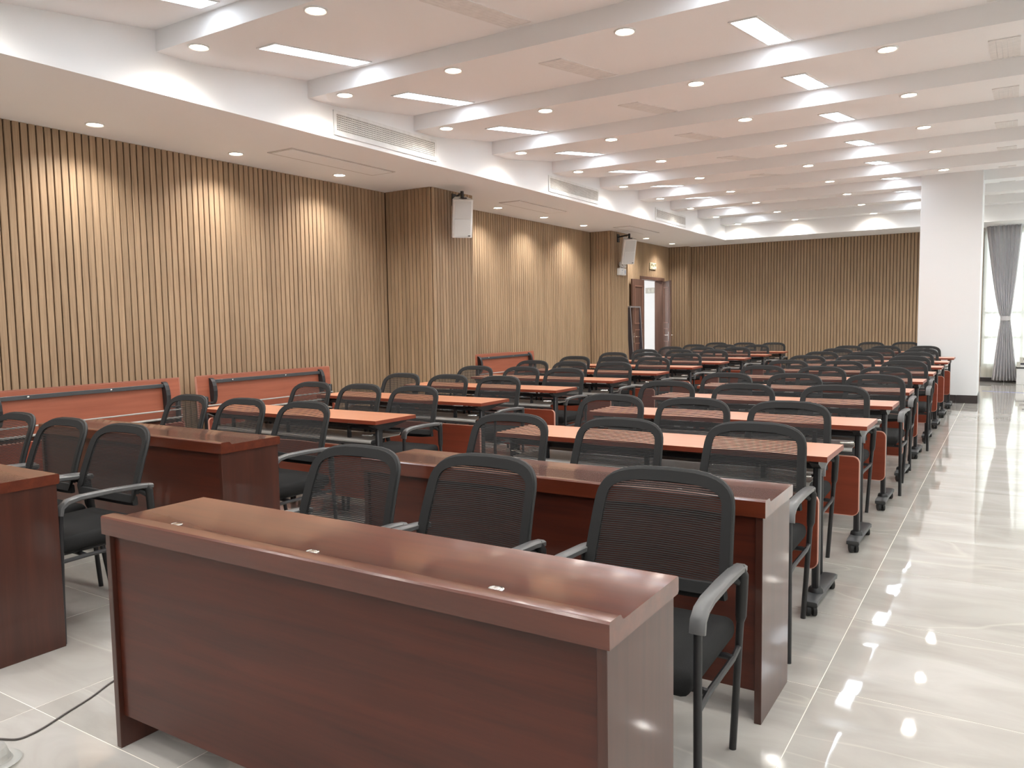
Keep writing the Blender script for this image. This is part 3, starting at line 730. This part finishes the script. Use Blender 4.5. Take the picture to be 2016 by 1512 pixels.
def chair():
    r0 = empty('mesh_chair')
    # border of the back
    o_, i_ = outline(), outline(inset=.034)
    n = len(o_); vs = []; fs = []
    for dy in (-.007, .007):
        for ring in (o_, i_):
            for x, z in ring: vs.append((x, by(z, x) + dy, z))
    for i in range(n):
        j = (i + 1) % n
        fs += [(i, j, n + j, n + i), (2 * n + i, 3 * n + i, 3 * n + j, 2 * n + j), (i, 2 * n + i, 2 * n + j, j), (n + i, n + j, 3 * n + j, 3 * n + i)]
    fb = MB(); fb.add(vs, fs); fb.obj('back_frame', M['meshframe'], r0)
    pl = MB(); pl.tube([(x * .985, by(z, x) + .012, z) for x, z in o_[1:-1]], .0085, 6); pl.obj('back_hoop', M['plastic'], r0)
    # horizontal threads
    th = MB(); z = ZB + .02; pitch = .0066
    while z < ZTOP - .012:
        wv = bw(z) - .012
        if wv > .02:
            xs = [-wv + 2 * wv * q / 8 for q in range(9)]
            vs = []
            for x in xs: vs += [(x, by(z, x), z), (x, by(z + .0042, x), z + .0042)]
            th.add(vs, [(2 * q, 2 * q + 2, 2 * q + 3, 2 * q + 1) for q in range(8)])
        z += pitch
    tag(th.obj('back_mesh', M['mesh'], r0, fix=False), kind='stuff')
    # lower crossbar of the back
    MB().sweep([(-.225, by(.555, .225) + .012, .552), (-.12, by(.555, .12) + .014, .540), (0, by(.555, 0) + .014, .537), (.12, by(.555, .12) + .014, .540), (.225, by(.555, .225) + .012, .552)], .012, .022, side=(0, 1, 0)).obj('back_crossbar', M['plastic'], r0)
    # seat
    sm = MB().box(-.242, .242, -.245, .205, .392, .462, .03, 3)
    sm.v = [(x, y, z + .012 * (1 - (x / .25) ** 2) * (1 - (y / .26) ** 2) * (z > .43) - .02 * max(0, (-y - .17) / .075) ** 2) for x, y, z in sm.v]
    sm.obj('seat', M['fabric'], r0)
    MB().box(-.21, .21, -.21, .18, .372, .394, .004).obj('seat_pan', M['plastic'], r0)
    rl = MB()
    for yy in (-.13, .12): rl.tube([(-.255, yy, .362), (-.235, yy, .365), (.235, yy, .365), (.255, yy, .362)], .0105, 8)
    rl.obj('seat_rail', M['black'], r0)
    for s in (-1, 1):
        MB().tube([(s * .268, -.258, 0), (s * .266, -.252, .2), (s * .262, -.242, .45), (s * .260, -.236, .57)], .0118, 10).obj('leg', M['black'], r0)
        lg = MB().tube([(s * .216, .262, 0), (s * .232, .238, .2), (s * .250, .208, .42), (s * .258, .196, .50), (s * .262, .190, .60)], .0118, 10).obj('leg', M['black'], r0)
        MB().tube([(s * .252, .204, .45), (s * .256, .198, .47), (s * .263, .186, .60), (s * .258, .175, .625)], [.0135, .0175, .019, .015], 10).obj('leg_sleeve', M['plastic'], lg)
        MB().tube([(s * .258, .186, .575), (s * .243, .17, .59), (s * .232, .155, .60)], .014, 8).obj('back_joint', M['plastic'], r0)
        MB().tube([(s * .264, -.246, .362), (s * .256, -.13, .362), (s * .254, .12, .362), (s * .245, .214, .362)], .0095, 8).obj('side_rail', M['black'], r0)
        MB().sweep([(s * .252, .205, .617), (s * .253, .15, .624), (s * .256, .0, .630), (s * .259, -.15, .629), (s * .260, -.205, .620), (s * .260, -.232, .600), (s * .260, -.240, .566)], .021, .012, c=.45).obj('armrest', M['arm'], r0)
    return r0
C0 = chair()
RC = {'D1': [(-2.17, 2.31), (-1.60, 2.36), (-.925, 2.42)], 'D2': [(-2.20, 3.50), (-1.61, 3.56), (-.98, 3.68)],
 0: [(-2.18, 4.70), (-1.62, 4.68), (-1.06, 4.70)], 1: [(-2.27, 5.90), (-1.65, 5.86), (-1.04, 5.94)], 2: [(-2.10, 6.95), (-1.57, 7.06), (-.94, 7.13)],
 3: [(-2.10, 8.14), (-1.57, 8.14), (-.99, 8.25)], 4: [(-2.12, 9.24), (-1.55, 9.22), (-.95, 9.45)], 5: [(-2.13, 10.42), (-1.63, 10.38), (-1.01, 10.56)],
 6: [(-2.21, 11.60), (-1.65, 11.57), (-1.03, 11.67)], 7: [(-2.18, 12.78), (-1.61, 12.76), (-1.08, 12.80)], 8: [(-2.24, 13.98), (-1.71, 14.0), (-1.13, 13.83)], 9: [(-2.15, 15.95), (-1.62, 16.05)]}
LC = {'D1': [(-4.81, 2.32), (-4.31, 2.30), (-3.77, 2.29)], 'D2': [(-4.92, 3.50), (-4.28, 3.48), (-3.77, 3.50)],
 0: [(-4.92, 4.73), (-4.38, 4.72), (-3.84, 4.73)], 1: [(-4.89, 5.88), (-4.37, 5.90), (-3.77, 5.91)], 2: [(-4.87, 7.16), (-4.38, 7.20), (-3.81, 7.13)],
 3: [(-4.87, 8.38), (-4.29, 8.30), (-3.85, 8.33)], 4: [(-4.91, 9.52), (-4.35, 9.50), (-3.86, 9.52)], 5: [(-5.0, 10.78), (-4.44, 10.75), (-3.80, 10.72)],
 6: [(-4.98, 11.96), (-4.44, 12.0), (-3.83, 11.93)], 7: [(-5.02, 13.20), (-4.43, 13.10), (-3.83, 13.16)], 8: [(-5.02, 14.40), (-4.44, 14.37), (-3.79, 14.34)], 9: [(-4.88, 15.55), (-4.29, 15.55), (-3.75, 15.55)]}
PN = ['leftmost', 'middle', 'rightmost']
first = True
for side, rows in (('aisle', RC), ('wall', LC)):
    for key, pts in rows.items():
        pts = [list(q) for q in pts]
        if key not in ('D1', 'D2'):
            rear = (RT if side == 'aisle' else LT)[key]; edge = (-.680 if side == 'aisle' else -3.478) - .374
            for q in pts:
                q[1] = max(q[1], rear + .458)                          # armrests stay clear of the shelf under the top
                if q[1] - .524 < rear + .055: q[0] = min(q[0], edge)   # front leg stays beside the table foot
        for _ in range(60):                                           # no two neighbours' armrests overlap
            for i in range(len(pts) - 1):
                lack = .562 - (pts[i + 1][0] - pts[i][0])
                if lack > 0:
                    k = 0 if i + 1 == 2 and key not in ('D1', 'D2') else .5
                    pts[i][0] -= lack * (1 - k); pts[i + 1][0] += lack * k
        for i, (x, y) in enumerate(pts):
            o = C0 if first else copy_tree(C0); first = False
            o.location = (x, y - .266, 0); o.rotation_euler = (0, 0, random.uniform(-.035, .035))
            if key in ('D1', 'D2'):
                where = 'at the %s glossy desk' % ('first' if key == 'D1' else 'second')
            else: where = 'behind folding table %s' % ORD[key]
            nm = PN[i]
            tag(o, 'black mesh-back armchair %s of the %s-side column, %s there' % (where, side, nm), 'chair', 'mesh chairs in rows')

# ---------------------------------------------------------------- curtain, sheer, bench
def sheer_curtain(ax, c, xa, xb, z0, z1, label):
    mb = MB(); n = int((xb - xa) * 62); vs = []
    for q in range(n + 1):
        x = xa + (xb - xa) * q / n; y = c + .016 * math.sin(x * 46) + .008 * math.sin(x * 23 + 1)
        for z, d in ((z0, 0), ((z0 + z1) / 2, .004 * math.sin(x * 9)), (z1, 0)): vs.append((x, y + d, z) if ax else (y + d, x, z))
    fs = []
    for q in range(n):
        a = 3 * q; fs += [(a, a + 3, a + 4, a + 1), (a + 1, a + 4, a + 5, a + 2)]
    mb.add(vs, fs); tag(mb.obj('sheer_curtain', M['sheer'], fix=False), label, 'curtain', 'sheer curtains')
sheer_curtain(1, YF - .055, XE + .02, XR - .02, .10, 3.10, 'cream see-through sheer curtain across the far window')
for n, (a, b) in enumerate(wins): sheer_curtain(0, XR - .07, a - .12, b + .12, .12, 3.05, 'added unseen sheer softening daylight on the right-hand wall, %s window' % ORD[n])  # unseen sheers added to soften daylight from the right-hand windows
def drape(xt0, xt1, xm0, xm1, xb0, xb1, y, label):
    r0 = empty('tied_curtain', (0, 0, 0), 0, label, 'curtain')
    def half(z):
        if z >= 1.29:
            t = (z - 1.29) / (3.10 - 1.29); e = t ** .72
            return xm0 + (xt0 - xm0) * e, xm1 + (xt1 - xm1) * t ** .80
        t = (1.29 - z) / (1.29 - .05); e = t ** .85
        return xm0 + (xb0 - xm0) * e, xm1 + (xb1 - xm1) * e
    mb = MB(); nz, nx, F = 44, 150, 8
    vs = []
    for i in range(nz + 1):
        z = .05 + (3.115 - .05) * i / nz; a, b = half(z); wd = b - a
        amp = .030 + .045 * min(1, wd / .5)
        for k in range(nx + 1):
            u = k / nx; ph = 2 * math.pi * F * (u + .012 * math.sin(u * 9))
            vs.append((a + wd * u + .004 * math.sin(ph * 2), y + amp * math.sin(ph) - .03 * math.sin(math.pi * u), z))
    w = nx + 1
    fs = [(i * w + k, i * w + k + 1, (i + 1) * w + k + 1, (i + 1) * w + k) for i in range(nz) for k in range(nx)]
    mb.add(vs, fs); mb.obj('drape', M['curtain'], r0, fix=False).modifiers.new('thick', 'SOLIDIFY').thickness = .004
    c = (xm0 + xm1) / 2; hw_ = (xm1 - xm0) / 2 + .012
    po = [(c + hw_ * math.cos(t), y - .01 + .085 * math.sin(t)) for t in [2 * math.pi * q / 24 for q in range(24)]]
    pi_ = [(c + (hw_ - .008) * math.cos(t), y - .01 + .078 * math.sin(t)) for t in [2 * math.pi * q / 24 for q in range(24)]]
    MB().ring(po, pi_, 2, 1.245, 1.33).obj('tie_band', M['curtain'], r0)
drape(-.45, .150, -.158, -.006, -.285, .140, 18.50, 'grey curtain tied at the middle, beside the white column')
be = empty('low_bench', (.62, 18.36, 0), 0, 'white low bench with a dark top under the far window', 'bench')
MB().box(-.49, .5, -.16, .16, .0, .31, .004).obj('body', M['white_plastic'], be, smooth=False)
MB().box(-.50, .5, -.17, .17, .31, .335, .003).obj('bench_top', M['plastic'], be, smooth=False)
def carton(loc, sx, sy, sz, label):
    r0 = empty('open_carton', loc, 0, label, 'box', 'cartons on the bench'); t = .006
    MB().box(-sx, sx, -sy, sy, 0, t).box(-sx, -sx + t, -sy, sy, t, sz).box(sx - t, sx, -sy, sy, t, sz).box(-sx + t, sx - t, -sy, -sy + t, t, sz).box(-sx + t, sx - t, sy - t, sy, t, sz).obj('tray', M['carton'], r0, smooth=False)
    MB().box(-sx + .06, sx + .002, -sy - .003, -sy, sz * .55, sz).obj('dark_band', M['frame_dark'], r0, smooth=False)
    MB().box(-sx + .06, sx + .002, -sy - .003, -sy, sz * .02, sz * .5).obj('white_band', M['white_plastic'], r0, smooth=False)
    MB().box(-sx - .004, sx + .004, -sy - .004, sy + .004, sz, sz + .008).obj('lid', M['carton'], r0, smooth=False)
carton((.45, 18.36, .335), .32, .14, .085, 'pale flat carton lying on the low bench')
carton((.50, 18.36, .428), .32, .13, .085, 'pale flat carton stacked on top of another on the bench')

# ---------------------------------------------------------------- things on the floor
def cable_obj(name, pts, r, m):
    P = [Vector(p) for p in pts]; out = []
    for i in range(len(P) - 1):
        a, b, c, d = P[max(i - 1, 0)], P[i], P[i + 1], P[min(i + 2, len(P) - 1)]
        for q in range(6):
            t = q / 6; out.append(.5 * (2 * b + (c - a) * t + (2 * a - 5 * b + 4 * c - d) * t * t + (3 * b - a - 3 * c + d) * t ** 3))
    out.append(P[-1]); return MB().tube(out, r, 8).obj(name, m)
cab = cable_obj('floor_cable', [(-3.4, 1.02, .004), (-3.15, 1.12, .004), (-2.93, 1.18, .004), (-2.84, 1.22, .004), (-2.785, 1.25, .004), (-2.777, 1.29, .004), (-2.788, 1.345, .004), (-2.822, 1.434, .004), (-2.862, 1.548, .004), (-2.922, 1.676, .004), (-2.94, 1.82, .004), (-2.86, 2.02, .004), (-2.7, 2.2, .004)], .0035, M['cable'])
tag(cab, 'thin dark cable curving over the floor beside the nearest desk', 'cable')
tp_ = MB().prism([(-.398, 16.39), (XR - .01, 15.2), (XR - .01, 15.27), (-.398, 16.46)], 2, .0002, .0012).obj('floor_tape', M['tape'], smooth=False)
tag(tp_, 'pale blue tape line on the floor right of the column', 'tape')
dish = empty('plastic_dish', (-2.695, 1.135, 0), 0, 'round clear plastic dish with a dome on the floor by the cable', 'dish')
MB().lathe([(.052, .004), (.075, .004), (.080, .009), (.076, .012), (.056, .012), (.052, .018)], 32, cap=False).obj('rim', M['clear'], dish)
dm = MB(); prof_ = [(.053, .012), (.049, .034), (.038, .052), (.022, .062), (.0005, .065)]
dm.lathe(prof_, 11, cap=False); dm.v = [(x * random.uniform(.9, 1.05), y * random.uniform(.9, 1.05), z * random.uniform(.93, 1.05)) for x, y, z in dm.v]
dm.obj('dome', M['clear'], dish, smooth=False)
